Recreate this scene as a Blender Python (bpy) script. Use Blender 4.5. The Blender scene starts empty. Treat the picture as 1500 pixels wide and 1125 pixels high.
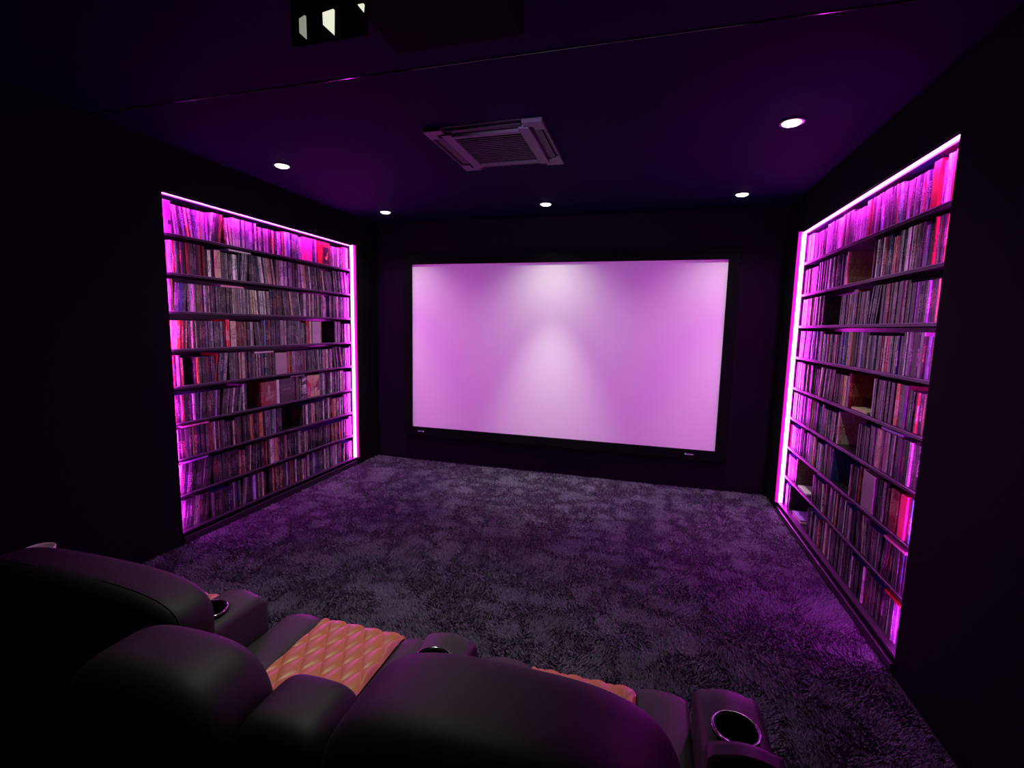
import bpy, bmesh, math, random
import numpy as np
from mathutils import Vector, Matrix

# ------------------------------------------------------------------ camera, world, exposure
C = bpy.context.scene.collection
sc = bpy.context.scene
XL, XR, H = -2.017, 1.739, 2.391
YF, YB = 0.0, -5.4                 # screen wall, rear wall
cam = bpy.data.cameras.new('camera')
cam.sensor_width = 36.0
cam.lens = 36.0 * 699.92 / 1500.0
cam.clip_start = 0.02
camo = bpy.data.objects.new('camera', cam)
C.objects.link(camo)
_r = Vector((0.9618091, 0.27290846, 0.02107669))
_u = Vector((-0.05241808, 0.10806583, 0.99276086))
_f = Vector((-0.26865516, 0.95595123, -0.11824404))
camo.matrix_world = Matrix(((_r.x, _u.x, -_f.x, 0.69697), (_r.y, _u.y, -_f.y, -4.40004),
                            (_r.z, _u.z, -_f.z, 1.39018), (0, 0, 0, 1)))
sc.camera = camo
w = bpy.data.worlds.new('world')
sc.world = w
w.use_nodes = True
w.node_tree.nodes['Background'].inputs[0].default_value = (0, 0, 0, 1)
w.node_tree.nodes['Background'].inputs[1].default_value = 0
sc.view_settings.view_transform = 'Standard'
sc.view_settings.look = 'None'
sc.view_settings.exposure = 0.0
sc.view_settings.gamma = 1.0
sc.view_settings.use_curve_mapping = False
LED_COLOR = (1.0, 0.03, 1.05)
LED_STRENGTH = 98.0
LAMP_COLOR = (0.96, 0.97, 0.82)
SCREEN_FILL_W = 55.0
SPOT_ROWS = {'front': 34.0, 'mid': 19.0, 'rear': 80.0}
SC0, SC1, SZ0 = -1.573, 1.303, 0.363      # screen viewing area
SZ1 = SZ0 + (SC1 - SC0) * 9 / 16
random.seed(7)
rng = np.random.default_rng(5)

# ------------------------------------------------------------------ materials
def mat(name, col, rough=0.5, spec=0.5, metal=0.0, emit=None, strength=0.0, sheen=0.0, coat=0.0):
    m = bpy.data.materials.new(name)
    m.use_nodes = True
    b = m.node_tree.nodes['Principled BSDF']
    b.inputs['Base Color'].default_value = (*col, 1)
    b.inputs['Roughness'].default_value = rough
    b.inputs['Specular IOR Level'].default_value = spec
    b.inputs['Metallic'].default_value = metal
    b.inputs['Sheen Weight'].default_value = sheen
    b.inputs['Coat Weight'].default_value = coat
    if emit:
        b.inputs['Emission Color'].default_value = (*emit, 1)
        b.inputs['Emission Strength'].default_value = strength
    return m

def noise_bump(m, scale, strength, dist=0.002, detail=3.0, col_var=0.0, coord='Object', stretch=(1, 1, 1)):
    nt = m.node_tree
    b = nt.nodes['Principled BSDF']
    tc = nt.nodes.new('ShaderNodeTexCoord')
    mp = nt.nodes.new('ShaderNodeMapping')
    mp.inputs['Scale'].default_value = stretch
    n = nt.nodes.new('ShaderNodeTexNoise')
    n.inputs['Scale'].default_value = scale
    n.inputs['Detail'].default_value = detail
    bp = nt.nodes.new('ShaderNodeBump')
    bp.inputs['Strength'].default_value = strength
    bp.inputs['Distance'].default_value = dist
    nt.links.new(tc.outputs[coord], mp.inputs[0])
    nt.links.new(mp.outputs[0], n.inputs['Vector'])
    nt.links.new(n.outputs['Fac'], bp.inputs['Height'])
    nt.links.new(bp.outputs['Normal'], b.inputs['Normal'])
    if col_var:
        c = b.inputs['Base Color'].default_value
        mx = nt.nodes.new('ShaderNodeMix')
        mx.data_type = 'RGBA'
        mx.inputs[6].default_value = (c[0] * (1 - col_var), c[1] * (1 - col_var), c[2] * (1 - col_var), 1)
        mx.inputs[7].default_value = (min(1, c[0] * (1 + col_var)), min(1, c[1] * (1 + col_var)), min(1, c[2] * (1 + col_var)), 1)
        nt.links.new(n.outputs['Fac'], mx.inputs[0])
        nt.links.new(mx.outputs[2], b.inputs['Base Color'])
    return m

M = {}
M['wall'] = noise_bump(mat('wall_paint', (0.0055, 0.0028, 0.0085), 0.8, 0.10), 160, 0.15)
M['ceiling'] = noise_bump(mat('ceiling_paint', (0.0036, 0.0007, 0.019), 0.85, 0.05), 160, 0.1)
M['floor'] = mat('carpet_backing', (0.03, 0.027, 0.035), 0.95, 0.1)
M['pile'] = mat('carpet_pile', (0.115, 0.115, 0.16), 0.85, 0.15, sheen=0.3)
M['base'] = mat('base_trim', (0.02, 0.014, 0.02), 0.35, 0.5)
M['gloss'] = mat('gloss_trim', (0.002, 0.0015, 0.003), 0.10, 0.25)
M['shelf'] = noise_bump(mat('shelf_board', (0.018, 0.013, 0.02), 0.35, 0.5), 40, 0.1, stretch=(20, 1, 20))
M['edge'] = mat('lit_edge', (0.22, 0.17, 0.24), 0.35, 0.5)  # paler colour paints the lit line along the shelf fronts
M['led'] = mat('led_diffuser', (0.8, 0.7, 0.8), 0.4, 0.3, emit=LED_COLOR, strength=LED_STRENGTH)
M['halo'] = mat('led_halo', (0.5, 0.05, 0.3), 0.5, 0.3, emit=(0.52, 0.0, 0.22), strength=0.9)  # glow colour imitating the halo outside the far tubes
M['channel'] = mat('led_channel', (0.5, 0.45, 0.5), 0.5, 0.5)
M['black'] = mat('black_satin', (0.012, 0.012, 0.014), 0.4, 0.5)
M['velvet'] = mat('black_velvet', (0.004, 0.004, 0.005), 0.95, 0.05)
M['screen'] = mat('screen_fabric', (0.92, 0.92, 0.92), 0.85, 0.1)
M['silver'] = mat('silver_badge', (0.55, 0.55, 0.62), 0.35, 0.5)
M['vent'] = mat('vent_plastic', (0.055, 0.045, 0.055), 0.5, 0.3)
M['ventdark'] = mat('vent_dark', (0.006, 0.006, 0.008), 0.6, 0.3)
M['lamp'] = mat('lamp_lens', (0.9, 0.9, 0.9), 0.4, 0.5, emit=LAMP_COLOR, strength=7.0)
M['bezel'] = mat('lamp_bezel', (0.05, 0.045, 0.05), 0.35, 0.5)
M['back'] = noise_bump(mat('black_leather_shaded', (0.0065, 0.006, 0.0065), 0.6, 0.25), 200, 0.2, 0.001, 6)  # same leather as the seats, painted darker for shade on the backs
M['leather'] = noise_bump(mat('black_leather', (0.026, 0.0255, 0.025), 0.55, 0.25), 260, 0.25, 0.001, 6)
M['tan'] = noise_bump(mat('tan_leather', (0.42, 0.135, 0.042), 0.42, 0.5), 260, 0.2, 0.001, 6)
M['chrome'] = mat('dark_chrome', (0.35, 0.33, 0.36), 0.12, 0.5, metal=1.0)
M['cupwell'] = mat('cup_well', (0.004, 0.004, 0.004), 0.5, 0.2)
M['cream'] = mat('cream_plastic', (0.85, 0.82, 0.70), 0.35, 0.5)
M['glow'] = mat('patch_glow', (0.9, 0.9, 0.8), 0.5, 0.3, emit=(0.93, 0.94, 0.74), strength=0.9)  # added glow, stands in for surfaces brightly lit near the projector
M['glowdim'] = mat('patch_glow_dim', (0.9, 0.9, 0.8), 0.5, 0.3, emit=(0.93, 0.94, 0.74), strength=0.28)
M['paper'] = mat('pale_paper', (0.8, 0.76, 0.66), 0.6, 0.3)

# printed disc cases: tint / ink / seed live on each case's faces, u across and v up the face
def case_material():
    m = bpy.data.materials.new('case_print')
    m.use_nodes = True
    nt = m.node_tree
    b = nt.nodes['Principled BSDF']
    b.inputs['Roughness'].default_value = 0.3
    b.inputs['Specular IOR Level'].default_value = 0.5
    N = nt.nodes.new
    L = nt.links.new
    tint = N('ShaderNodeAttribute'); tint.attribute_name = 'tint'
    ink = N('ShaderNodeAttribute'); ink.attribute_name = 'ink'
    seed = N('ShaderNodeAttribute'); seed.attribute_name = 'seed'
    uv = N('ShaderNodeUVMap'); uv.uv_map = 'UVMap'
    sep = N('ShaderNodeSeparateXYZ'); L(uv.outputs[0], sep.inputs[0])
    def math_(op, a, bb):
        n = N('ShaderNodeMath'); n.operation = op
        for i, s in enumerate((a, bb)):
            if isinstance(s, (int, float)): n.inputs[i].default_value = s
            else: L(s, n.inputs[i])
        return n.outputs[0]
    # blotches of artwork
    cmb = N('ShaderNodeCombineXYZ')
    L(math_('MULTIPLY', sep.outputs[0], 5.0), cmb.inputs[0]); L(math_('MULTIPLY', sep.outputs[1], 0.7), cmb.inputs[1]); L(math_('MULTIPLY', seed.outputs['Fac'], 97.0), cmb.inputs[2])
    n1 = N('ShaderNodeTexNoise'); n1.inputs['Scale'].default_value = 32; n1.inputs['Detail'].default_value = 2
    L(cmb.outputs[0], n1.inputs['Vector'])
    art = math_('MULTIPLY', math_('GREATER_THAN', n1.outputs['Fac'], 0.62), 0.7)
    # lettering: fine strokes running up the middle of the face
    cmb2 = N('ShaderNodeCombineXYZ')
    L(math_('MULTIPLY', sep.outputs[0], 2.2), cmb2.inputs[0]); L(math_('MULTIPLY', sep.outputs[1], 2.8), cmb2.inputs[1]); L(math_('MULTIPLY', seed.outputs['Fac'], 31.0), cmb2.inputs[2])
    n2 = N('ShaderNodeTexNoise'); n2.inputs['Scale'].default_value = 100; n2.inputs['Detail'].default_value = 1
    L(cmb2.outputs[0], n2.inputs['Vector'])
    lo = math_('ADD', 0.03, math_('MULTIPLY', seed.outputs['Fac'], 0.045))
    hi = math_('ADD', lo, 0.075)
    inside = math_('MULTIPLY', math_('GREATER_THAN', sep.outputs[1], lo), math_('LESS_THAN', sep.outputs[1], hi))
    txt = math_('MULTIPLY', inside, math_('GREATER_THAN', n2.outputs['Fac'], 0.54))
    fac = math_('MAXIMUM', art, txt)
    mx = N('ShaderNodeMix'); mx.data_type = 'RGBA'
    L(fac, mx.inputs[0]); L(tint.outputs['Color'], mx.inputs[6]); L(ink.outputs['Color'], mx.inputs[7])
    L(mx.outputs[2], b.inputs['Base Color'])
    return m
M['case'] = case_material()

# ------------------------------------------------------------------ mesh helpers
class MB:
    def __init__(s):
        s.v = []; s.f = []; s.m = []
    def box(s, lo, hi, mi=0, skip=()):
        x0, y0, z0 = lo; x1, y1, z1 = hi
        n = len(s.v)
        s.v += [(x0, y0, z0), (x1, y0, z0), (x1, y1, z0), (x0, y1, z0), (x0, y0, z1), (x1, y0, z1), (x1, y1, z1), (x0, y1, z1)]
        q = [(0, 3, 2, 1), (4, 5, 6, 7), (0, 1, 5, 4), (1, 2, 6, 5), (2, 3, 7, 6), (3, 0, 4, 7)]
        for i, a in enumerate(q):
            if i in skip: continue
            s.f.append(tuple(n + k for k in a)); s.m.append(mi)
        return s
    def ring(s, cx, cy, z0, z1, r0, r1, seg=40, mi=0):
        n = len(s.v)
        for i in range(seg):
            a = 2 * math.pi * i / seg
            c, d = math.cos(a), math.sin(a)
            s.v += [(cx + r0 * c, cy + r0 * d, z0), (cx + r1 * c, cy + r1 * d, z0), (cx + r1 * c, cy + r1 * d, z1), (cx + r0 * c, cy + r0 * d, z1)]
        for i in range(seg):
            j = (i + 1) % seg
            for k in range(4):
                l = (k + 1) % 4
                s.f.append((n + 4 * i + k, n + 4 * j + k, n + 4 * j + l, n + 4 * i + l)); s.m.append(mi)
        return s
    def disc(s, cx, cy, z, r, seg=40, mi=0):
        n = len(s.v)
        s.v += [(cx + r * math.cos(2 * math.pi * i / seg), cy + r * math.sin(2 * math.pi * i / seg), z) for i in range(seg)]
        s.f.append(tuple(range(n, n + seg))); s.m.append(mi)
        return s
    def build(s, name, mats, parent=None, loc=None, bevel=0.0, smooth=False, segs=2):
        me = bpy.data.meshes.new(name)
        me.from_pydata(s.v, [], s.f)
        if not isinstance(mats, (list, tuple)): mats = [mats]
        for m in mats: me.materials.append(m)
        for p, i in zip(me.polygons, s.m): p.material_index = i
        bm = bmesh.new(); bm.from_mesh(me)
        bmesh.ops.recalc_face_normals(bm, faces=bm.faces)
        if bevel:
            bmesh.ops.bevel(bm, geom=list(bm.edges), offset=bevel, segments=segs, profile=0.7, affect='EDGES')
        bm.to_mesh(me); bm.free()
        if smooth:
            me.polygons.foreach_set('use_smooth', [True] * len(me.polygons))
        return link(name, me, parent, loc)

def link(name, me, parent=None, loc=None):
    o = bpy.data.objects.new(name, me)
    C.objects.link(o)
    if loc: o.location = loc
    if parent: o.parent = parent
    return o

def thing(name, label, cat, loc=(0, 0, 0), group=None, kind=None):
    o = bpy.data.objects.new(name, None)
    C.objects.link(o)
    o.location = loc
    o.empty_display_size = 0.05
    return tag(o, label, cat, group, kind)

def tag(o, label, cat, group=None, kind=None):
    o['label'] = label
    o['category'] = cat
    if group: o['group'] = group
    if kind: o['kind'] = kind
    return o

def struct(o):
    o['kind'] = 'structure'
    return o

# ------------------------------------------------------------------ room shell
OY0, OY1, OZ0, OZ1 = -2.22, -0.37, 0.072, 2.122      # openings of the two bookcases
T = 0.30
for side, name in ((-1, 'wall_left'), (1, 'wall_right')):
    X = XL if side < 0 else XR
    a, b = (X - T, X) if side < 0 else (X, X + T)
    m = MB()
    m.box((a, YB, 0), (b, OY0, H)); m.box((a, OY1, 0), (b, YF, H))
    m.box((a, OY0, 0), (b, OY1, OZ0)); m.box((a, OY0, OZ1), (b, OY1, H))
    struct(m.build(name, M['wall']))
struct(MB().box((XL - T, 0, -0.1), (XR + T, 0.2, H + 0.1)).build('wall_front', M['wall']))
struct(MB().box((XL - T, YB - 0.2, -0.1), (XR + T, YB, H + 0.1)).build('wall_rear', M['wall']))
struct(MB().box((XL - T, YB, H), (XR + T, 0, H + 0.1)).build('ceiling', M['ceiling']))
floor_o = struct(MB().box((XL - T, YB, -0.1), (XR + T, 0, 0)).build('floor', M['floor']))
# base trims under the bookcases and along the screen wall
for side, nm in ((-1, 'baseboard_left'), (1, 'baseboard_right')):
    X = XL if side < 0 else XR
    a, b = (X, X + 0.012) if side < 0 else (X - 0.012, X)
    struct(MB().box((a, OY0, 0.0), (b, OY1, 0.048)).build(nm, M['base'], bevel=0.003))
struct(MB().box((XL, -2.574, H - 0.0025), (XR, -2.569, H)).build('trim_1', M['gloss'], bevel=0.001))

# ------------------------------------------------------------------ carpet pile
def value_noise(x, y, s, seed):
    r = np.random.default_rng(seed)
    g = r.random((256, 256))
    X, Y = x * s, y * s
    i, j = np.floor(X).astype(int), np.floor(Y).astype(int)
    fx, fy = X - i, Y - j
    fx = fx * fx * (3 - 2 * fx); fy = fy * fy * (3 - 2 * fy)
    g00 = g[i % 256, j % 256]; g10 = g[(i + 1) % 256, j % 256]; g01 = g[i % 256, (j + 1) % 256]; g11 = g[(i + 1) % 256, (j + 1) % 256]
    return (g00 * (1 - fx) + g10 * fx) * (1 - fy) + (g01 * (1 - fx) + g11 * fx) * fy

def carpet():
    n = 420000
    x = rng.uniform(XL + 0.015, XR - 0.015, n); y = -4.0 * rng.random(n) ** 0.9 - 0.004
    big = value_noise(x, y, 5.5, 1) * 0.5 + value_noise(x, y, 13, 2) * 0.5
    direc = value_noise(x, y, 7.0, 3) * 6.28 + value_noise(x, y, 18, 5) * 3
    lean = 0.6 + 0.5 * np.clip((big - 0.3) * 2.0, 0, 1)
    a = direc + rng.normal(0, 0.9, n)
    h = 0.010 + 0.006 * value_noise(x, y, 9, 4) + rng.normal(0, 0.001, n)
    dx, dy = np.cos(a) * h * lean, np.sin(a) * h * lean
    wa = rng.uniform(0, 6.28, n)
    ww = 0.0042
    wx, wy = np.cos(wa) * ww, np.sin(wa) * ww
    co = np.empty((n, 3, 3))
    co[:, 0] = np.stack([x - wx, y - wy, np.zeros(n)], 1)
    co[:, 1] = np.stack([x + wx, y + wy, np.zeros(n)], 1)
    co[:, 2] = np.stack([x + dx, y + dy, h], 1)
    co[:, 2, 1] = np.minimum(co[:, 2, 1], -0.001)
    me = bpy.data.meshes.new('carpet_pile')
    me.vertices.add(3 * n); me.loops.add(3 * n); me.polygons.add(n)
    me.vertices.foreach_set('co', co.reshape(-1))
    me.loops.foreach_set('vertex_index', np.arange(3 * n))
    me.polygons.foreach_set('loop_start', np.arange(0, 3 * n, 3))
    me.update(calc_edges=True)
    me.materials.append(M['pile'])
    o = link('carpet_pile', me)
    tag(o, 'thick dark grey plush carpet covering the cinema floor', 'carpet', kind='stuff')
carpet()

# ------------------------------------------------------------------ projection screen
t = thing('projection_screen', 'wide white projection screen in a black velvet frame', 'screen', ((SC0 + SC1) / 2, 0, SZ0))
cx, cz = (SC0 + SC1) / 2, SZ0
def loc(b): return b
m = MB().box((SC0 - cx - .01, -0.045, -.01), (SC1 - cx + .01, -0.03, SZ1 - cz + .01)); m.build('screen_fabric', M['screen'], t)
fw = 0.085
for lo, hi in (((SC0 - cx - fw, -.07, SZ1 - cz), (SC1 - cx + fw, 0, SZ1 - cz + fw)), ((SC0 - cx - fw, -.07, -fw), (SC1 - cx + fw, 0, 0)),
               ((SC0 - cx - fw, -.07, 0), (SC0 - cx, 0, SZ1 - cz)), ((SC1 - cx, -.07, 0), (SC1 - cx + fw, 0, SZ1 - cz))):
    MB().box(lo, hi).build('frame_bar', M['velvet'], t, bevel=0.004)
lg = MB()
x0 = SC0 - cx + 0.07
for k, (a, b) in enumerate(((0, .009), (.012, .02), (.023, .031), (.034, .041))):
    lg.box((x0 + a, -.0715, -.045), (x0 + b, -.07, -.036))
lg.box((x0 + .052, -.0715, -.048), (x0 + .066, -.07, -.034))
lg.build('badge', M['silver'], t, bevel=0.0008)
x0 = SC1 - cx - 0.245
lg = MB()
lg.box((x0, -.0715, -.045), (x0 + .014, -.07, -.03))
for k in range(5):
    lg.box((x0 + .017 + .011 * k, -.0715, -.045), (x0 + .025 + .011 * k, -.07, -.034))
lg.build('badge', M['silver'], t, bevel=0.0008)

# ------------------------------------------------------------------ downlights
def downlight(x, y, label, power, size=1.9, beam=0):
    t = thing('downlight', label, 'light', (x, y, H), 'ceiling downlights')
    MB().ring(0, 0, -0.007, 0.0, 0.043, 0.054).build('bezel', M['bezel'], t, smooth=False)
    d = MB()
    for k in range(5):
        rr = 0.0425 * math.cos(k * math.pi / 10); zz = -0.004 - 0.015 * math.sin(k * math.pi / 10)
        d.v += [(rr * math.cos(2 * math.pi * i / 32), rr * math.sin(2 * math.pi * i / 32), zz) for i in range(32)]
        if k: d.f += [((k - 1) * 32 + i, (k - 1) * 32 + (i + 1) % 32, k * 32 + (i + 1) % 32, k * 32 + i) for i in range(32)]
    d.f.append(tuple(range(128, 160))); d.m = [0] * len(d.f)
    d.build('lamp_lens', M['lamp'], t, smooth=True)
    l = bpy.data.lights.new('lamp_beam', 'SPOT')
    l.energy = power
    l.color = LAMP_COLOR
    l.spot_size = size
    l.spot_blend = 1.0
    l.shadow_soft_size = 0.03
    o = bpy.data.objects.new('lamp_beam', l)
    C.objects.link(o)
    o.parent = t
    o.location = (0, 0, -0.03)
    if beam:
        l2 = l.copy(); l2.energy = beam; l2.spot_size = 0.90; l2.spot_blend = 1.0
        o2 = bpy.data.objects.new('lamp_core_beam', l2)
        C.objects.link(o2); o2.parent = t; o2.location = (0, 0, -0.03)
XC, DX = -0.158, 1.461
downlight(XC - DX, -0.46, 'small round downlight in the ceiling above the screen\'s left end', SPOT_ROWS['front'] * .6, 2.1, 60)
downlight(XC, -0.46, 'small round downlight in the ceiling above the middle of the screen', SPOT_ROWS['front'] * .9, 2.1, 150)
downlight(XC + DX, -0.46, 'small round downlight in the ceiling above the screen\'s right end', SPOT_ROWS['front'] * .6, 2.1, 60)
downlight(XC - DX, -1.721, 'round ceiling downlight beside the long bookcase on the left, further from screen', SPOT_ROWS['mid'])
downlight(XC + DX, -1.721, 'bright round ceiling downlight beside the right bookcase, largest in the photo', SPOT_ROWS['mid'])
downlight(XC, -2.98, 'round ceiling downlight above the recliners, hidden behind the hanging projector', SPOT_ROWS['rear'], 1.35)

# ------------------------------------------------------------------ ceiling cassette air conditioner
A0 = 0.312
t = thing('air_conditioner', 'square black ceiling cassette air conditioner with central grille', 'air conditioner', (XC, -1.732, H))
MB().box((-A0, -A0, -0.004), (A0, A0, 0)).build('back_plate', M['ventdark'], t)
for sx in (-1, 1):
    for sy in (-1, 1):
        m = MB()
        x0, x1 = sorted((sx * A0, sx * (A0 - .10))); y0, y1 = sorted((sy * A0, sy * (A0 - .055)))
        m.box((x0, y0, -.02), (x1, y1, -.004))
        x0, x1 = sorted((sx * A0, sx * (A0 - .055))); y0, y1 = sorted((sy * (A0 - .055), sy * (A0 - .10)))
        m.box((x0, y0, -.02), (x1, y1, -.004))
        m.build('corner_cover', M['vent'], t)
for s in (-1, 1):
    x0, x1 = sorted((s * .235, s * .18))
    MB().box((x0, -.26, -.026), (x1, .26, -.004)).build('frame_bar', M['vent'], t, bevel=0.003)
    y0, y1 = sorted((s * .235, s * .205))
    MB().box((-.18, y0, -.026), (.18, y1, -.004)).build('frame_bar', M['vent'], t, bevel=0.003)
    # air vanes in the four slots
    m = MB().box((-.20, s * .268 - .018, -.014), (.20, s * .268 + .018, -.008)); m.build('air_vane', M['ventdark'], t)
    m = MB().box((s * .268 - .018, -.20, -.014), (s * .268 + .018, .20, -.008)); m.build('air_vane', M['ventdark'], t)
    x0, x1 = sorted((s * A0, s * (A0 - .006)))
    MB().box((x0, -.22, -.018), (x1, .22, -.004)).build('edge_strip', M['vent'], t)
g = MB()
for k in range(16):
    y = -.19 + k * .0253
    g.box((-.178, y - .006, -.018), (.178, y + .006, -.008))
g.build('grille', M['ventdark'], t)

# ------------------------------------------------------------------ bookcases
NSH = 9
PITCH = 0.228
ZS = [0.076 + PITCH * k for k in range(NSH)]           # top face of each board, bottom one first
def bookcase(side, label):
    X = XL if side < 0 else XR
    s = side                                            # +s points into the wall
    t = thing('bookcase', label, 'bookcase', (X, (OY0 + OY1) / 2, OZ0), 'built in bookcases')
    hy = (OY1 - OY0) / 2
    def bx(y0, y1, z0, z1, d0, d1, name, m, bev=0.0):
        x0, x1 = sorted((s * d0, s * d1))
        return MB().box((x0, y0, z0), (x1, y1, z1)).build(name, m, t, bevel=bev)
    hz = OZ1 - OZ0
    bx(-hy, hy, 0, hz, .205, .22, 'back_panel', M['shelf'])
    bx(-hy, -hy + .012, 0, hz, .030, .205, 'side_panel', M['shelf'])
    bx(hy - .012, hy, 0, hz, .030, .205, 'side_panel', M['shelf'])
    bx(-hy + .012, hy - .012, hz - .012, hz, .030, .205, 'top_panel', M['shelf'])
    for k, z in enumerate(ZS):
        z -= OZ0
        th = .016
        if k == 0: bx(-hy + .012, hy - .012, 0.0, z, .004, .205, 'shelf_board', M['shelf'])
        else: bx(-hy + .012, hy - .012, z - th, z, .028, .205, 'shelf_board', M['shelf'], 0.0015)
        if k: bx(-hy + .012, hy - .012, z - .0034, z - .0004, .0268, .0285, 'lit_edge', M['edge'])
    return t
bookcase(-1, 'tall built-in bookcase of film cases in the left wall, lit magenta')
bookcase(1, 'tall built-in bookcase of film cases in the right wall, larger in view')

def led(side, label):
    X = XL if side < 0 else XR
    s = side
    t = thing('led_light_strip', label, 'light strip', (X, (OY0 + OY1) / 2, OZ0), 'magenta light strips round the bookcases')
    hy = (OY1 - OY0) / 2; hz = OZ1 - OZ0
    for nm, a, b in (('top_tube', (-hy, hz - .006), (hy, hz - .001)),
                     ('far_tube', (hy - .012, .008), (hy - .001, hz - .010)),
                     ('near_tube', (-hy + .0005, .008), (-hy + .0095, hz - .010))):
        d0, d1 = {'near_tube': (0.012, 0.034), 'far_tube': (0.001, 0.026), 'top_tube': (0.0, 0.028)}[nm]
        x0, x1 = sorted((s * d0, s * d1))
        MB().box((x0, a[0], a[1]), (x1, b[0], b[1])).build('light_tube', M['led'], t, bevel=0.002, segs=2)
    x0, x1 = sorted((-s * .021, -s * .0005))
    MB().box((x0, hy - .006, .006), (x1, hy + .012, hz + .002)).build('halo_strip', M['halo'], t, bevel=0.002)  # added glowing strip in place of the tube's halo
    x0, x1 = sorted((-s * .003, s * .0))
    MB().box((x0, -hy, hz - .0095), (x1, hy - .030, hz + .004)).build('shade_lip', M['base'], t)  # added lip blocking the top tube's light towards room and ceiling
led(-1, 'glowing magenta light strip framing the bookcase in the left wall')
led(1, 'glowing magenta light strip framing the bookcase in the right wall')

# ------------------------------------------------------------------ disc cases
PAL = {
 'black': [(0.02, 0.02, 0.025), (0.035, 0.03, 0.035)], 'charcoal': [(0.06, 0.06, 0.07), (0.09, 0.085, 0.09)],
 'white': [(0.80, 0.78, 0.76), (0.70, 0.70, 0.70)], 'cream': [(0.72, 0.60, 0.38), (0.62, 0.52, 0.36)],
 'grey': [(0.30, 0.30, 0.32), (0.42, 0.40, 0.42)], 'red': [(0.62, 0.03, 0.03), (0.42, 0.03, 0.04)],
 'dark red': [(0.16, 0.015, 0.02), (0.22, 0.03, 0.03)], 'blue': [(0.06, 0.12, 0.55), (0.14, 0.22, 0.6)],
 'navy': [(0.015, 0.02, 0.09), (0.03, 0.04, 0.14)], 'brown': [(0.15, 0.08, 0.04), (0.24, 0.13, 0.07)],
 'orange': [(0.70, 0.22, 0.04), (0.65, 0.30, 0.08)], 'yellow': [(0.72, 0.50, 0.06), (0.8, 0.6, 0.2)],
 'green': [(0.04, 0.22, 0.12), (0.07, 0.3, 0.2)], 'pink': [(0.75, 0.3, 0.45), (0.6, 0.25, 0.4)],
 'violet': [(0.35, 0.22, 0.6), (0.28, 0.16, 0.5)]}
NAMES = list(PAL)
WT = [46, 26, 12, 6, 12, 3, 5, 2, 5, 5, 2, 2, 2, 2, 4]
INK = {'black': (.20, .18, .19), 'charcoal': (.34, .32, .31), 'white': (.12, .1, .12), 'cream': (.2, .1, .05), 'grey': (.05, .05, .06),
       'red': (.8, .7, .5), 'dark red': (.5, .35, .2), 'blue': (.75, .8, .85), 'navy': (.5, .5, .6), 'brown': (.6, .5, .3),
       'orange': (.9, .8, .6), 'yellow': (.3, .1, .05), 'green': (.7, .7, .6), 'pink': (.25, .05, .1), 'violet': (.75, .7, .8)}
ART = [(.35, .04, .04), (.3, .2, .1), (.05, .09, .25), (.4, .38, .38), (.03, .03, .03), (.06, .04, .05), (.3, .12, .05)]

cases = []   # dict(side,row,order,y,z,th,h,dep,col,tint,ink,seed,lean,kind,base depth)
def add_case(side, row, y, th, h, dep, col, lean=0.0, inset=0.038, kind='case', tint=None, ink=None, z=None, **kw):
    if tint is None: tint = random.choice(PAL[col])
    if ink is None:
        ink = INK[col] if random.random() < .6 else random.choice(ART)
    v = random.uniform(.6, 1.3)
    c = dict(side=side, row=row, y=y, th=th, h=h, dep=dep, col=col, lean=lean, inset=inset, kind=kind,
             tint=tuple(min(.9, q * v) for q in tint), ink=ink, seed=random.random(), z=(ZS[NSH - row] if z is None else z), **kw)
    cases.append(c)
    return c

# gaps (near y, far y) per shelf, counted from the top; taken as the empty places seen on the boards
GAPS = {(-1, 3): [(-.73, -.69)], (-1, 4): [(-.81, -.62)], (-1, 5): [(-2.11, -2.04)], (-1, 6): [(-1.64, -1.52), (-.765, -.70)],
        (-1, 7): [(-1.30, -1.07)], (-1, 9): [(-1.50, -1.46)],
        (1, 2): [(-1.50, -1.18)], (1, 3): [(-1.14, -.85)], (1, 5): [(-1.66, -1.39)], (1, 6): [(-1.55, -1.29)], (1, 7): [(-1.51, -1.25)],
        (1, 8): [(-.94, -.62)], (1, 9): [(-.92, -.49)]}
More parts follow.
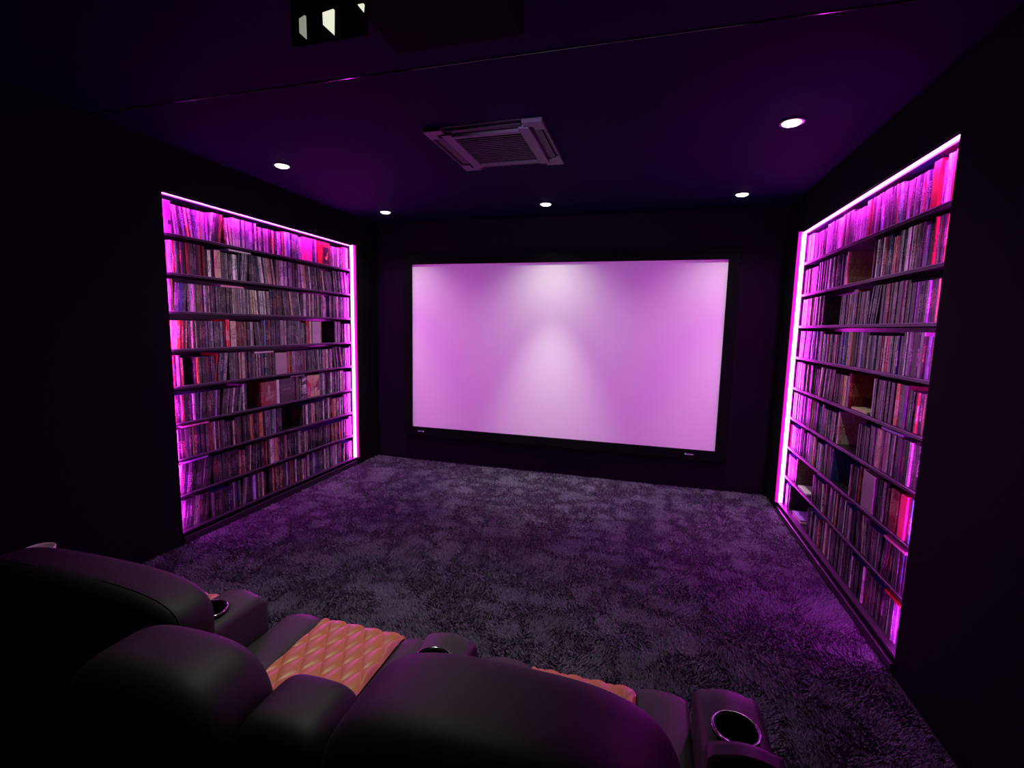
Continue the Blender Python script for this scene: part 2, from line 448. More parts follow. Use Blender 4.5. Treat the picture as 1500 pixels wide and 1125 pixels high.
# wide or notable volumes: (near y, width, height, tint name, label, own tint, own ink, leaves front open)
SPECIAL = {
 (-1, 1): [(-2.195, .05, .185, 'violet', 'wide pink and violet boxed set nearest the seats on the left top shelf', (.55, .2, .6), (.8, .1, .3)),
           (-1.02, .115, .185, 'pink', 'wide plain pink boxed set on the left bookcase top shelf', (.72, .10, .32), (.62, .12, .3)),
           (-.83, .055, .185, 'red', 'bright red boxed set on the left bookcase top shelf', (.8, .03, .03), (.75, .05, .05)),
           (-.772, .095, .185, 'dark red', 'boxed set with a flame picture beside the bright red boxed set', (.28, .02, .01), (.9, .35, .08))],
 (-1, 2): [(-1.86, .045, .178, 'cream', 'cream boxed volume on the second shelf down, left bookcase', None, None)],
 (-1, 3): [(-1.03, .03, .185, 'white', 'white boxed volume near the far end of the third shelf, left wall', None, None)],
 (-1, 4): [(-1.80, .03, .185, 'red', 'red case with white lettering on the fourth shelf, left bookcase', (.65, .02, .03), (.8, .75, .7)),
           (-1.765, .05, .175, 'cream', 'cream boxed set beside the red case on the fourth shelf, left wall', None, None),
           (-.93, .105, .185, 'grey', 'wide pale boxed set just before the gap on the fourth shelf, left wall', (.6, .52, .55), (.4, .35, .38))],
 (-1, 5): [(-1.36, .12, .165, 'cream', 'wide pale boxed set in the middle of the fifth shelf, left wall', (.66, .56, .54), (.5, .42, .42))],
 (-1, 6): [(-1.515, .15, .18, 'dark red', 'dark red picture cover turned face out on the left bookcase', (.2, .03, .025), (.38, .26, .2)),
           (-1.362, .032, .186, 'white', 'white spine between two face-out covers on the left bookcase', (.8, .78, .76), (.6, .55, .6)),
           (-1.325, .145, .186, 'charcoal', 'charcoal cover turned face out beside a white spine, left bookcase', (.05, .04, .05), (.13, .1, .1)),
           (-1.08, .06, .184, 'black', 'black and white case beside the colourful face-out cover, left bookcase', (.03, .03, .03), (.8, .8, .8)),
           (-1.015, .16, .184, 'cream', 'colourful cream and red cover turned face out, left bookcase', (.55, .42, .22), (.4, .04, .05))],
 (-1, 6.5): [],
 (1, 1): [(-2.05, .055, .186, 'red', 'bright red boxed set on the right bookcase top shelf', (.75, .02, .02), (.6, .05, .04))],
 (1, 4): [(-1.36, .03, .186, 'yellow', 'tan yellow spine in the middle of the fourth shelf, right bookcase', (.6, .42, .15), (.5, .35, .12))],
 (1, 7): [(-1.80, .12, .184, 'grey', 'wide pale grey boxed set on the seventh shelf, right bookcase', (.5, .45, .43), (.3, .26, .27)),
          (-2.10, .055, .188, 'red', 'magenta red boxed set near the seats, seventh shelf, right bookcase', (.8, .05, .15), (.7, .08, .2)),
          (-2.03, .07, .186, 'dark red', 'dark red boxed set beside the magenta one, seventh shelf, right bookcase', None, None)],
 (1, 9): [(-1.80, .018, .186, 'white', 'white spine among black ones on the bottom shelf, right bookcase', None, None)],
}
# the case just behind a gap shows its cover: (tint, ink)
COVERS = {(1, 2): ((.72, .58, .30), (.65, .06, .04), 'case showing a cream and red cover at the second shelf gap'),
          (1, 3): ((.06, .07, .05), (.18, .2, .15), 'case showing a dark green cover at the third shelf gap'),
          (1, 5): ((.42, .02, .04), (.65, .30, .15), 'case showing a red cover at the fifth shelf gap'),
          (1, 6): ((.78, .68, .48), (.65, .05, .04), 'case showing a cream and red cover at the sixth shelf gap'),
          (1, 7): ((.03, .07, .16), (.1, .2, .3), 'case showing a dark blue cover at the seventh shelf gap'),
          (1, 8): ((.25, .22, .12), (.06, .05, .04), 'case showing an olive brown cover at the eighth shelf gap')}

for side in (-1, 1):
    for row in range(1, 10):
        gaps = GAPS.get((side, row), [])
        spec = sorted(SPECIAL.get((side, row), []))
        y = OY0 + .0145
        end = OY1 - .015
        order = 0
        blk = []
        for g0, g1 in gaps: blk.append((g0, g1, None))
        for s_ in spec: blk.append((s_[0], s_[0] + s_[1], s_))
        blk.sort(key=lambda b: b[0])
        blk.append((end, end, 'end'))
        for b0, b1, s_ in blk:
            # runs up to b0
            runs = 0
            while y < b0 - .009:
                left = b0 - y
                rn = random.randint(3, 14)
                bd = random.random() < .45
                h = random.choice((.171, .172)) if bd else random.choice((.188, .190, .190))
                th0 = .0125 if bd else .0145
                base = random.choices(NAMES, WT)[0]
                lean = 0.0
                lw = left
                if random.random() < .22 and left > .16 and rn > 3:
                    lean = random.choice((-1, 1)) * random.uniform(.06, .16)
                    if s_ is None and left < .2: lean = abs(lean)
                if lean and left < h * abs(math.sin(lean)) + .05: lean = 0.0
                if lean < 0: y += h * math.sin(-lean)
                for _ in range(rn):
                    th = th0 * random.choice((1, 1, 1, 1, .75, 1.5, 1.9)) if not bd or random.random() < .3 else th0
                    tot = th / math.cos(lean)
                    need = tot + (h * math.sin(lean) if lean > 0 else 0)
                    if y + need > b0: break
                    col = base if random.random() < .28 else random.choices(NAMES, WT)[0]
                    if row >= 8 and random.random() < (.55 if side > 0 else .3): col = random.choice(('black', 'black', 'charcoal'))
                    if row == 1 and col in ('black', 'charcoal') and random.random() < .35: col = random.choice(('grey', 'violet', 'white'))
                    order += 1
                    add_case(side, row, y, th * .94, h * random.uniform(.992, 1.0), .135 if not bd else .133, col, lean=lean,
                             inset=.036 + random.uniform(0, .010), order=order, bd=bd)
                    y += tot
                if lean > 0: y += h * math.sin(lean) * .98
                if y + th0 > b0: break
                runs += 1
                if runs > 400: break
            if s_ == 'end': break
            y = b1
            if s_ is None:
                k = (side, row)
                if k in COVERS:
                    cv = COVERS[k]
                    order += 1
                    add_case(side, row, y, .0145, .188, .135, 'cream', tint=cv[0], ink=cv[1], order=order, bd=False, label=cv[2] + ', right bookcase', kind='case')
                    y += .0152
            else:
                order += 1
                facing = s_[1] > .1
                add_case(side, row, s_[0] + .001, s_[1] - .002, s_[2], .135, s_[3], tint=s_[5], ink=s_[6], order=order, bd=False, label=s_[4],
                         kind='boxed_set', inset=.034)

# cases lying flat on top of upright rows or in the gaps
flat = []
def top_of(side, row, y0, y1):
    hs = [c['h'] * math.cos(c['lean']) + abs(math.sin(c['lean'])) * c['th'] for c in cases if c['side'] == side and c['row'] == row and c['y'] < y1 and c['y'] + c['th'] + abs(math.sin(c['lean'])) * .19 > y0]
    return max(hs) if hs else 0
for side, row, y0, ln, col, label in (
    (-1, 2, -1.74, .19, 'white', 'pale case lying flat on the cases of the second shelf, left wall'),
    (-1, 3, -1.82, .19, 'pink', 'pink case lying flat on the cases of the third shelf, left wall'),
    (-1, 5, -1.56, .19, 'white', 'white case lying flat on the cases of the fifth shelf, left wall'),
    (-1, 6, -1.20, .17, 'grey', 'grey case lying flat above the face-out covers, left bookcase'),
    (-1, 7, -2.15, .19, 'pink', 'pink case lying flat on the near cases of the seventh shelf, left wall'),
    (-1, 8, -2.17, .19, 'violet', 'violet case lying flat on the near cases of the eighth shelf, left wall'),
    (1, 5, -1.62, .19, 'cream', 'cream case lying flat in the fifth shelf gap, right bookcase'),
    (1, 6, -1.98, .19, 'violet', 'violet case lying flat on the cases of the sixth shelf, right bookcase'),
    (1, 8, -.86, .19, 'white', 'white case lying flat in the eighth shelf gap, right bookcase'),
    (1, 8, -2.12, .19, 'pink', 'pink case lying flat on the cases of the eighth shelf, right bookcase'),
    (1, 9, -.80, .19, 'pink', 'pink case lying flat in the bottom shelf gap, lower of two, right bookcase'),
    (1, 9, -.79, .19, 'violet', 'violet case lying flat in the bottom shelf gap, upper of two, right bookcase'),
    (1, 9, -2.16, .17, 'red', 'red case lying flat on the near cases of the bottom shelf, right bookcase')):
    z = ZS[NSH - row] + top_of(side, row, y0, y0 + ln)
    if 'upper of two' in label: z += .0145
    room = ZS[NSH - row] + PITCH - .016 - z
    if room < .0135:
        # lower the cases underneath to the shorter kind
        for c in cases:
            if c['side'] == side and c['row'] == row and y0 - .03 < c['y'] < y0 + ln + .01:
                if c['lean']:
                    c['h'] = min(c['h'], .170)
                c['h'] = min(c['h'], .171)
        z = ZS[NSH - row] + top_of(side, row, y0, y0 + ln)
    flat.append((side, row, y0, ln, col, label, z + .0004))

def case_geo(c):
    """eight corners in world space and the uv (metres, across / up) for each of the six faces"""
    s, X = c['side'], (XL if c['side'] < 0 else XR)
    d0, d1 = c['inset'], c['inset'] + c['dep']
    th, h, a = c['th'], c['h'], c['lean']
    ca, sa = math.cos(a), math.sin(a)
    out = []
    if a >= 0: px, pz = c['y'], c['z'] + th * sa      # rests on its far bottom corner
    else: px, pz = c['y'], c['z']
    # for lean>0 the top moves to +y; bottom corners rise on the near side
    for d in (d0, d1):
        for (u, v) in ((0, 0), (th, 0), (th, h), (0, h)):
            if a >= 0: yy = px + u * ca + v * sa; zz = pz - u * sa + v * ca
            else: yy = px + u * ca + v * sa; zz = pz - u * sa + v * ca
            out.append((X + s * d, yy, zz))
    return out
QUADS = [((0, 1, 2, 3), 0), ((7, 6, 5, 4), 0), ((4, 5, 1, 0), 1), ((1, 5, 6, 2), 2), ((2, 6, 7, 3), 3), ((3, 7, 4, 0), 2)]
def case_uv(c, k):
    th, h, dp = c['th'], c['h'], c['dep']
    if k in (0, 1): return [(0, 0), (th, 0), (th, h), (0, h)] if k == 0 else [(0, h), (th, h), (th, 0), (0, 0)]
    if k == 2: return [(dp, 0), (dp, .002), (0, .002), (0, 0)]
    if k == 3: return [(0, 0), (dp, 0), (dp, h), (0, h)]
    if k == 4: return [(0, h), (dp, h), (dp, h), (0, h)]
    return [(0, h), (dp, h), (dp, 0), (0, 0)]

def cases_mesh(name, lst, origin=(0, 0, 0), rounded=False):
    V = []; F = []; UV = []; TI = []; IN = []; SE = []
    for c in lst:
        n = len(V)
        P = case_geo(c)
        V += [(p[0] - origin[0], p[1] - origin[1], p[2] - origin[2]) for p in P]
        for k, (qd, kind) in enumerate(QUADS):
            F.append(tuple(n + i for i in qd)); UV += case_uv(c, k)
            tn = c['tint']
            if kind == 3 and c['kind'] == 'case':
                tn = (.05, .08, .32) if c.get('bd') else tuple(.5 * q + .03 for q in c['tint'])
            TI.append(tn); IN.append(c['ink'] if kind != 3 else tn); SE.append(c['seed'])
    me = bpy.data.meshes.new(name)
    me.from_pydata(V, [], F)
    uv = me.uv_layers.new(name='UVMap')
    uv.data.foreach_set('uv', np.array(UV, dtype=np.float32).reshape(-1))
    for nm, arr in (('tint', TI), ('ink', IN)):
        at = me.attributes.new(nm, 'FLOAT_COLOR', 'FACE')
        a4 = np.ones((len(arr), 4), dtype=np.float32); a4[:, :3] = arr
        at.data.foreach_set('color', a4.reshape(-1))
    at = me.attributes.new('seed', 'FLOAT', 'FACE')
    at.data.foreach_set('value', np.array(SE, dtype=np.float32))
    me.materials.append(M['case'])
    bm = bmesh.new(); bm.from_mesh(me)
    bmesh.ops.recalc_face_normals(bm, faces=bm.faces)
    if rounded:   # soften the spine edges
        es = [e for e in bm.edges if e.calc_length() > .1 or True]
        bmesh.ops.bevel(bm, geom=es, offset=0.0011, segments=1, affect='EDGES')
    bm.to_mesh(me); bm.free()
    return me

ORD = ['first', 'second', 'third', 'fourth', 'fifth', 'sixth', 'seventh', 'eighth', 'ninth', 'tenth', 'eleventh', 'twelfth', 'thirteenth',
       'fourteenth', 'fifteenth', 'sixteenth', 'seventeenth', 'eighteenth', 'nineteenth', 'twentieth']
TENS = {2: 'twenty', 3: 'thirty', 4: 'forty', 5: 'fifty', 6: 'sixty', 7: 'seventy', 8: 'eighty', 9: 'ninety'}
def ordinal(n):
    if n <= 20: return ORD[n - 1]
    a, b = divmod(n, 10)
    if a > 9: return 'hundred-and-' + (ORD[n - 101] if 100 < n <= 120 else str(n))
    return TENS[a][:-1] + 'ieth' if b == 0 else TENS[a] + '-' + ORD[b - 1]
ROWN = ['top', 'second', 'third', 'fourth', 'fifth', 'sixth', 'seventh', 'eighth', 'bottom']

def screen_size(c):
    X = XL if c['side'] < 0 else XR
    p = Vector((X + c['side'] * .04, c['y'], c['z'] + c['h'] / 2)) - Vector((0.697, -4.4, 1.39))
    z = p.dot(_f)
    nrm = abs(p.normalized().x)
    return c['th'] * c['h'] / z ** 2 * (.15 + nrm)
plain = [c for c in cases if c['kind'] == 'case' and 'label' not in c]
plain.sort(key=screen_size, reverse=True)
special = [c for c in cases if c not in plain] if len(cases) < 50 else [c for c in cases if c['kind'] != 'case' or 'label' in c]
n_cov = len([c for c in special if c['kind'] == 'case'])
single, rest = plain[:284 - n_cov], plain[284 - n_cov:]
for c in special + single:
    X = XL if c['side'] < 0 else XR
    org = (X + c['side'] * c['inset'], c['y'] + c['th'] / 2, c['z'])
    me = cases_mesh('disc_case', [c], org, rounded=True)
    o = link('boxed_set' if c['kind'] != 'case' else 'disc_case', me, None, org)
    wall = 'right' if c['side'] > 0 else 'left'
    if 'label' in c: lab = c['label']
    else:
        size = ('thick ' if c['th'] > .019 else 'slim ' if c['th'] < .0112 else '') + ('leaning ' if c['lean'] else '')
        lab = '%s%s film case, %s from the near end, %s shelf, %s bookcase' % (size, c['col'], ordinal(c['order']), ROWN[c['row'] - 1], wall)
    tag(o, lab, 'film case' if c['kind'] == 'case' else 'boxed set', 'film cases on the shelves' if c['kind'] == 'case' else 'boxed sets on the shelves')
PRINT = {}
def pmat(col):
    if col not in PRINT: PRINT[col] = mat('cover_ink', col, 0.35, 0.4)
    return PRINT[col]
DECOR = {
 'boxed set with a flame picture': [([(.08, .04), (.92, .04), (.92, .8), (.08, .8)], (.012, .006, .006)),
    ([(.3, .3), (.45, .22), (.62, .2), (.72, .32), (.70, .48), (.76, .62), (.60, .50), (.55, .36), (.42, .38)], (.9, .25, .04)),
    ([(.5, .26), (.6, .23), (.67, .32), (.62, .42), (.57, .32)], (.95, .65, .25))],
 'dark red picture cover': [([(.42, .45), (.56, .45), (.58, .8), (.50, .9), (.42, .8)], (.45, .36, .34)),
    ([(.25, .2), (.8, .32), (.85, .42), (.5, .40), (.2, .28)], (.4, .3, .2)), ([(.1, .05), (.3, .05), (.25, .5), (.1, .4)], (.38, .03, .03))],
 'charcoal cover turned': [([(.2, .5), (.8, .52), (.8, .60), (.2, .58)], (.2, .15, .15))],
 'black and white case': [([(.1, .75), (.85, .85), (.9, .95), (.15, .86)], (.75, .75, .78)), ([(.25, .45), (.8, .47), (.75, .65), (.3, .62)], (.7, .7, .72))],
 'colourful cream and red': [([(.02, .02), (.2, .02), (.3, .35), (.26, .6), (.02, .85)], (.62, .03, .12)), ([(.04, .15), (.16, .12), (.2, .4), (.06, .55)], (.7, .15, .6)),
    ([(.45, .5), (.62, .42), (.95, .85), (.98, .3), (.7, .2)], (.22, .06, .06)), ([(.55, .1), (.75, .08), (.8, .4), (.6, .42)], (.6, .5, .3))],
 'wide pink and violet boxed set': [([(.06, .68), (.94, .68), (.94, .97), (.06, .97)], (.12, .04, .6)), ([(.1, .48), (.5, .42), (.9, .48), (.88, .64), (.5, .68), (.1, .64)], (.9, .05, .35)),
    ([(.55, .26), (.92, .26), (.92, .40), (.55, .40)], (.03, .01, .05))],
}
def decorate(o, c):
    for key, shapes in DECOR.items():
        if not c.get('label', '').startswith(key): continue
        for n, (pts, col) in enumerate(shapes):
            s = c['side']
            x0, x1 = -s * .0001, -s * (.0005 + .0002 * n)
            P = [((u - .5) * c['th'], v * c['h']) for u, v in pts]
            q = MB(); k = len(P)
            q.v = [(x0, a, b) for a, b in P] + [(x1, a, b) for a, b in P]
            q.f = [tuple(range(k)), tuple(range(k, 2 * k))] + [(i, (i + 1) % k, k + (i + 1) % k, k + i) for i in range(k)]
            q.m = [0] * len(q.f)
            q.build('cover_print', pmat(col), o)
for o in list(C.objects):
    if o.get('category') == 'boxed set':
        for c in special:
            if c.get('label') == o['label']: decorate(o, c)
o = link('disc_cases_mass', cases_mesh('disc_case_rows', rest))
tag(o, 'hundreds of upright film cases filling the rest of both bookcases', 'film cases', kind='stuff')
o.name = 'film_cases'
for side, row, y0, ln, col, label, z in flat:
    X = XL if side < 0 else XR
    m = MB().box((0.0, 0, 0), (.133, ln, .0128))
    tn = PAL[col][0]
    mm = mat('flat_case_' + col, tn, 0.3, 0.5)
    o = m.build('disc_case', mm, None, (X + (.040 if side > 0 else -.040 - .133), y0, z), bevel=0.0012, segs=1)
    tag(o, label, 'film case', 'film cases on the shelves')

# ------------------------------------------------------------------ recliners
def sgn_pow(a, p): return math.copysign(abs(a) ** p, a)
def pillow(size, e1=0.5, e2=0.5, nu=48, nv=28, warp=None):
    """superellipsoid cushion with half sizes; warp(x,y,z)->(x,y,z)"""
    bm = bmesh.new()
    rows = []
    for i in range(nv + 1):
        ph = -math.pi / 2 + math.pi * i / nv
        r = []
        for j in range(nu):
            th = 2 * math.pi * j / nu
            x = size[0] * sgn_pow(math.cos(ph), e1) * sgn_pow(math.cos(th), e2)
            y = size[1] * sgn_pow(math.cos(ph), e1) * sgn_pow(math.sin(th), e2)
            z = size[2] * sgn_pow(math.sin(ph), e1)
            if warp: x, y, z = warp(x, y, z)
            r.append(bm.verts.new((x, y, z)))
        rows.append(r)
    for i in range(nv):
        for j in range(nu):
            k = (j + 1) % nu
            bm.faces.new((rows[i][j], rows[i][k], rows[i + 1][k], rows[i + 1][j]))
    bmesh.ops.remove_doubles(bm, verts=bm.verts, dist=1e-5)
    bmesh.ops.recalc_face_normals(bm, faces=bm.faces)
    for f in bm.faces: f.smooth = True
    return bm

def put(bm, name, m, parent, loc=(0, 0, 0), rot=(0, 0, 0)):
    me = bpy.data.meshes.new(name)
    bm.to_mesh(me); bm.free()
    me.materials.append(m)
    o = link(name, me, parent, loc)
    o.rotation_euler = rot
    return o

ARM_W = 0.152
CUP_Y, CUP_R = -3.328, 0.0465
def arm_z(y):
    """height of the arm's top along its length: rounded nose, flat cup deck, raised pad behind"""
    z = 0.502
    if y > -3.22: z -= 0.9 * (y + 3.22) ** 2 * 12
    if y < -3.385:
        t = min(1, (-3.385 - y) / 0.035)
        z += 0.052 * (t * t * (3 - 2 * t))
    return z
def make_arm(parent, xc, label=None):
    """xc: arm centre in world x; parent sits at (px,py,0)"""
    px, py = parent.location.x, parent.location.y
    bm = bmesh.new()
    ys = [-3.165, -3.168, -3.175, -3.19, -3.21, -3.24, -3.27, -3.30, -3.34, -3.37, -3.385, -3.393, -3.402, -3.412, -3.42, -3.43, -3.44, -3.45, -3.455, -3.465]
    prof = []
    nseg = 28
    rows = []
    for i, y in enumerate(ys):
        zt = arm_z(y)
        hw = ARM_W / 2
        shrink = {0: .018, 1: .010, 2: .004}.get(i, 0)
        if i == len(ys) - 1: shrink = .02
        hw -= shrink; zt -= shrink
        r = []
        pts = [(-hw, 0.03), (-hw, 0.2), (-hw, 0.40)]
        R = .026
        for k in range(7):
            a = math.pi - k * math.pi / 12
            pts.append((-hw + R + R * math.cos(a), zt - R - .004 + R * math.sin(a)))
        for k in range(1, 8):
            u = k / 8
            x = -hw + R + (2 * hw - 2 * R) * u
            pts.append((x, zt - .004 + .010 * math.sin(math.pi * u)))
        for k in range(7):
            a = math.pi / 2 - k * math.pi / 12
            pts.append((hw - R + R * math.cos(a), zt - R - .004 + R * math.sin(a)))
        pts += [(hw, 0.40), (hw, 0.2), (hw, 0.03)]
        for (x, z) in pts: r.append(bm.verts.new((xc + x - px, y - py, z)))
        rows.append(r)
    for a, b in zip(rows[:-1], rows[1:]):
        for k in range(len(a) - 1):
            bm.faces.new((a[k], a[k + 1], b[k + 1], b[k]))
        bm.faces.new((a[-1], a[0], b[0], b[-1]))
    bm.faces.new(rows[0]); bm.faces.new(list(reversed(rows[-1])))
    bmesh.ops.recalc_face_normals(bm, faces=bm.faces)
    for f in bm.faces: f.smooth = True
    arm = put(bm, 'armrest', M['leather'], parent)
    # cut the cup well out of the arm
    cut = MB()
    seg = 40
    cut.v = [(xc - px + (CUP_R + .001) * math.cos(2 * math.pi * i / seg), CUP_Y - py + (CUP_R + .001) * math.sin(2 * math.pi * i / seg), z) for z in (.42, .6) for i in range(seg)]
    cut.f = [tuple(range(seg)), tuple(range(seg, 2 * seg))] + [(i, (i + 1) % seg, seg + (i + 1) % seg, seg + i) for i in range(seg)]
    cut.m = [0] * len(cut.f)
    co = cut.build('cutter', M['leather'], parent)
    md = arm.modifiers.new('well', 'BOOLEAN'); md.operation = 'DIFFERENCE'; md.object = co; md.solver = 'EXACT'
    dg = bpy.context.evaluated_depsgraph_get()
    dg.update()
    me2 = bpy.data.meshes.new_from_object(arm.evaluated_get(dg))
    arm.modifiers.clear()
    arm.data = me2
    bpy.data.objects.remove(co)
    me2.materials.clear(); me2.materials.append(M['leather'])
    # well and rim
    zr = .511
    m = MB().ring(xc - px, CUP_Y - py, .425, zr, CUP_R - .003, CUP_R)
    m.disc(xc - px, CUP_Y - py, .427, CUP_R - .002)
    cup = m.build('cup_holder', M['cupwell'], parent)
    bm = bmesh.new()
    R0, r0 = CUP_R + .002, .0035
    vs = []
    for i in range(48):
        a = 2 * math.pi * i / 48
        row = []
        for k in range(8):
            b = 2 * math.pi * k / 8
            row.append(bm.verts.new((xc - px + (R0 + r0 * math.cos(b)) * math.cos(a), CUP_Y - py + (R0 + r0 * math.cos(b)) * math.sin(a), zr + .0 + r0 * math.sin(b))))
        vs.append(row)
    for i in range(48):
        for k in range(8):
            bm.faces.new((vs[i][k], vs[(i + 1) % 48][k], vs[(i + 1) % 48][(k + 1) % 8], vs[i][(k + 1) % 8]))
    for f in bm.faces: f.smooth = True
    bmesh.ops.recalc_face_normals(bm, faces=bm.faces)
    put(bm, 'rim', M['chrome'], cup).matrix_parent_inverse = Matrix()
    return arm

def seat_profile(v):
    """v metres from the front edge backwards -> (y offset from the front, z)"""
    R = .045
    if v < R * math.pi / 2:
        a = v / R
        return (-R * (1 - math.cos(a)), .372 - R + R * math.sin(a))
    return (-(R + (v - R * math.pi / 2)), .372 - .0 * v)

def quilt(parent, xc, w=0.31, back=0.0):
    px, py = parent.location.x, parent.location.y
    bm = bmesh.new()
    nu, nv, Lv = 110, 170, .56
    rows = []
    for j in range(nv + 1):
        v = Lv * j / nv
        dy, z = seat_profile(v)
        dy2, z2 = seat_profile(v + .001)
        ty, tz = dy2 - dy, z2 - z
        l = math.hypot(ty, tz)
        ny, nz = tz / l, -ty / l
        r = []
        for i in range(nu + 1):
            u = w * i / nu
            a, b = .068, .115
            p = u / a + v / b; q = u / a - v / b
            hgt = .0105 * (abs(math.sin(math.pi * p / 1)) * abs(math.sin(math.pi * q / 1))) ** .36
            edge = min(1, min(u, w - u) / .010)
            hgt = hgt * edge + .004 * edge
            r.append(bm.verts.new((xc - w / 2 + u - px, -3.066 - back + dy + ny * hgt - py, z + nz * hgt)))
        rows.append(r)
    for a, b in zip(rows[:-1], rows[1:]):
        for k in range(nu):
            bm.faces.new((a[k], b[k], b[k + 1], a[k + 1]))
    for f in bm.faces: f.smooth = True
    return put(bm, 'quilted_panel', M['tan'], parent)

def bolster(parent, x0, x1):
    """smooth leather side part of the seat cushion, sunk slightly next to the quilting"""
    px, py = parent.location.x, parent.location.y
    bm = bmesh.new()
    rows = []
    for j in range(31):
        v = .56 * j / 30
        dy, z = seat_profile(v)
        r = [bm.verts.new((x0 - px, -3.062 + dy - py, .10))]
        for i in range(13):
            u = i / 12
            puff = .012 * (math.sin(math.pi * u) ** .5) - .006
            r.append(bm.verts.new((x0 + (x1 - x0) * u - px, -3.062 + dy + (puff if v < .05 else 0) - py, z + (puff if v > .02 else 0))))
        r.append(bm.verts.new((x1 - px, -3.062 + dy - py, .10)))
        rows.append(r)
    for a, b in zip(rows[:-1], rows[1:]):
        for k in range(len(a) - 1): bm.faces.new((a[k], b[k], b[k + 1], a[k + 1]))
        bm.faces.new((a[-1], b[-1], b[0], a[0]))
    bm.faces.new(rows[0]); bm.faces.new(list(reversed(rows[-1])))
    for f in bm.faces: f.smooth = True
    bmesh.ops.recalc_face_normals(bm, faces=bm.faces)
    return put(bm, 'side_bolster', M['leather'], parent)

def recliner(xc, label, arms, backs):
    t = thing('recliner', label, 'recliner', (xc, -3.40, 0), 'row of leather recliners')
    quilt(t, xc, back=.016 if xc > .4 else 0.0)
    bolster(t, xc - .295, xc - .155); bolster(t, xc + .155, xc + .295)
    MB().box((-.295, -.16, .03), (.295, .325, .33)).build('seat_base', M['leather'], t, bevel=0.015, smooth=False)
    for k in (-1, 1):
        for yy in (-.30, .25):
            MB().box((k * .25 - .02, yy - .02, 0), (k * .25 + .02, yy + .02, .032)).build('foot', M['black'], t, bevel=0.004)
    for a in arms: make_arm(t, a)
    for b in backs: b(t)
    return t

def back_piece(name, x0, x1, yc, hy, ztop, zbot, e=0.45, tilt=0.0, crest=0.0, shear=0.0, seam=False, wrinkle=False):
    def f(t):
        hx, hz = (x1 - x0) / 2, (ztop - zbot) / 2
        def warp(x, y, z):
            u = x / hx
            z2 = z
            if z > 0:
                z2 = z + crest * (1 - u * u) * (z / hz) - shear * u * (z / hz)
            y2 = y - tilt * (hz - z) * 0 + (-tilt) * (z + hz) * .5
            if wrinkle and u > .35 and z > 0:
                y2 += .004 * math.sin(60 * (z + .6 * x)) * (u - .35)
            return x, y2, z2
        bm = pillow((hx, hy, hz), e, e, 72, 40, warp)
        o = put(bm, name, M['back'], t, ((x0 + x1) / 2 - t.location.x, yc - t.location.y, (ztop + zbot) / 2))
        # piped seam running over the cushion, towards its rear face
        kk = .55
        if not seam: return o
        pts = []
        pm = math.acos(min(1, kk ** (1 / e))) * .985
        for i in range(61):
            ph = pm + (-.5 - pm) * i / 60
            cp = abs(math.cos(ph)) ** e
            sn = min(1, kk / cp)
            th = math.asin(min(1, sn ** (1 / e)))
            x = hx * cp * abs(math.cos(th)) ** e
            pts.append(warp(x, -hy * kk, hz * sgn_pow(math.sin(ph), e)))
        pts = [p for p in pts]
        full = list(reversed(pts)) + [(-p[0], p[1], warp(-p[0], 0, 0)[2] + p[2]) for p in pts][0:]
        b2 = bmesh.new()
        prev = None
        for i, p in enumerate(full):
            a = Vector(full[max(0, i - 1)]); b = Vector(full[min(len(full) - 1, i + 1)])
            d = (b - a).normalized() if (b - a).length > 1e-6 else Vector((1, 0, 0))
            n1 = Vector((0, 1, 0)); n2 = d.cross(n1).normalized()
            ring = [b2.verts.new(Vector(p) + (n1 * math.cos(q * math.pi / 3) + n2 * math.sin(q * math.pi / 3)) * .0022) for q in range(6)]
            if prev:
                for q in range(6): b2.faces.new((prev[q], prev[(q + 1) % 6], ring[(q + 1) % 6], ring[q]))
            prev = ring
        for f_ in b2.faces: f_.smooth = True
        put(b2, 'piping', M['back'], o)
        return o
    return f

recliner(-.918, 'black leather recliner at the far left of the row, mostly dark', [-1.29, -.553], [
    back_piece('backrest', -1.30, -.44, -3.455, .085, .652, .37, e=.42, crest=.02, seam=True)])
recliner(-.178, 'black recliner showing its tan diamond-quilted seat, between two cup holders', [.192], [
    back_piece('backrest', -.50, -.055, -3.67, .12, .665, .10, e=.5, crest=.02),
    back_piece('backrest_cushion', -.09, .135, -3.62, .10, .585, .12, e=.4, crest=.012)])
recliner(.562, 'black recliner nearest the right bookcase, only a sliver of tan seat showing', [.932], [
    back_piece('backrest', .145, .81, -3.64, .15, .70, .10, e=.42, crest=.025, wrinkle=True)])

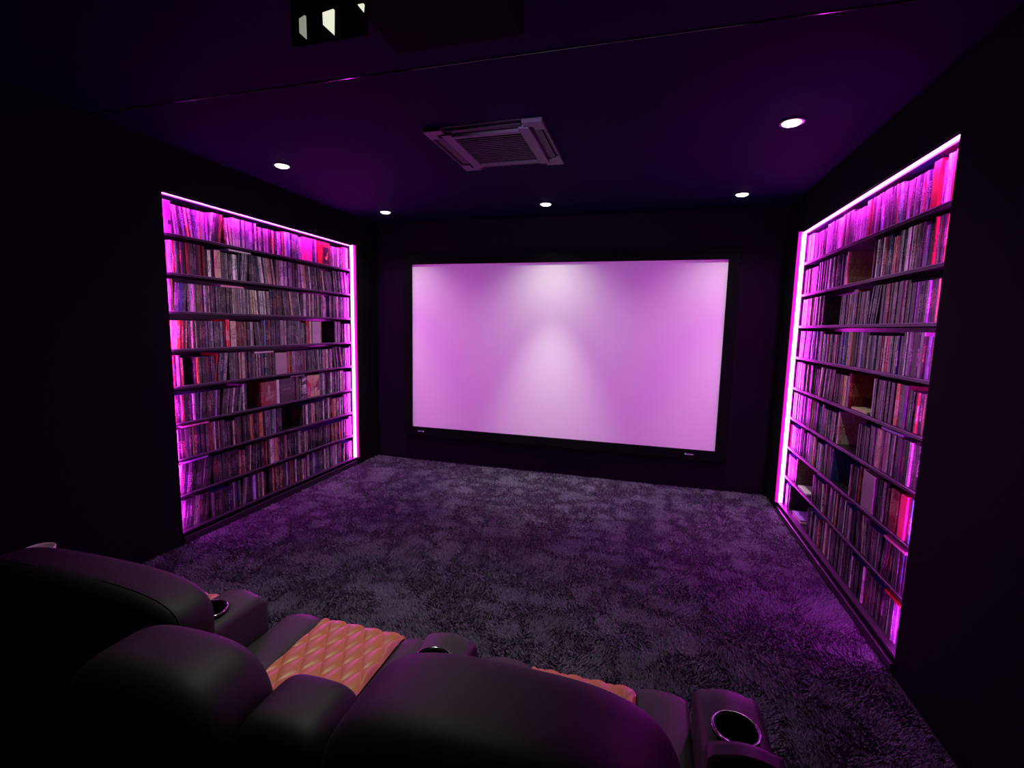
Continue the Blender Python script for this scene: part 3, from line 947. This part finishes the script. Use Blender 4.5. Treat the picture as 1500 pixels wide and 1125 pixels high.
# ------------------------------------------------------------------ projector under the ceiling, top edge of the frame
t = thing('projector', 'black projector hanging below the ceiling, with pale glowing plates added beside it', 'projector', (-.02, -3.20, H))
MB().box((-.06, -.13, -.19), (.34, .20, -.06)).build('body', M['velvet'], t, bevel=0.012)
MB().box((.10, -.05, -.06), (.18, .09, 0)).build('ceiling_mount', M['black'], t, bevel=0.004)
lens = MB().ring(0, 0, -.02, .012, .030, .042, 32).disc(0, 0, 0, .030, 32).build('lens', M['gloss'], t, smooth=False)
lens.location = (.14, .214, -.125)
lens.rotation_euler = (-math.pi / 2, 0, 0)
l = bpy.data.lights.new('screen_fill', 'SPOT')  # violet spot added at the lens to brighten the screen
l.energy = SCREEN_FILL_W
l.color = (0.62, 0.42, 1.0)
l.spot_size = 1.12
l.spot_blend = 0.35
l.shadow_soft_size = 0.02
o = bpy.data.objects.new('screen_fill', l)
C.objects.link(o)
o.parent = t
o.location = (.14, .245, -.125)
o.rotation_euler = (Vector(((SC0 + SC1) / 2 - .12, 2.95, (SZ0 + SZ1) / 2 - 2.27))).to_track_quat('-Z', 'Y').to_euler()
def plate(pts, m, dy=0.006):
    q = MB(); q.v = [(x, 0, z) for x, z in pts] + [(x, dy, z) for x, z in pts]
    q.f = [(0, 1, 2, 3), (7, 6, 5, 4)] + [(i, i + 4, (i + 1) % 4 + 4, (i + 1) % 4) for i in range(4)]; q.m = [0] * 6
    return q

# added glowing plates beside the projector, imitating pale lit patches
for pts, mm in (([(-.188, 2.115), (-.171, 2.100), (-.171, 2.154), (-.188, 2.148)], 'glowdim'),
                ([(-.118, 2.124), (-.090, 2.099), (-.088, 2.156), (-.119, 2.152)], 'glow'),
                ([(-.018, 2.153), (-.006, 2.139), (-.004, 2.156), (-.019, 2.156)], 'glow')):
    o = plate([(x + .02, z - H) for x, z in pts], M[mm]).build('glow_plate', M[mm], t)
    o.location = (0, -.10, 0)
# the plain dark shroud that carries them
MB().box((-.20, -.09, -.30), (.02, -.085, -.06)).build('shroud', M['velvet'], t)


# cup standing in the far cup holder
t = thing('cup', 'small white cup in the cup holder at the far left end', 'cup', (-1.29, CUP_Y, .4275))
m = MB()
prof = [(.033, 0), (.042, .165), (.0435, .168), (.042, .171), (.039, .166), (.031, .006)]
for r_, z_ in prof:
    m.v += [(r_ * math.cos(2 * math.pi * i / 40), r_ * math.sin(2 * math.pi * i / 40), z_) for i in range(40)]
for k in range(len(prof) - 1):
    m.f += [(k * 40 + i, k * 40 + (i + 1) % 40, (k + 1) * 40 + (i + 1) % 40, (k + 1) * 40 + i) for i in range(40)]
m.f += [tuple(range(40)), tuple(range(200, 240))]; m.m = [0] * len(m.f)
m.build('cup_body', M['cream'], t, smooth=True)
m = MB().disc(0, 0, .13, .0365, 40); m.build('drink', M['ventdark'], t)
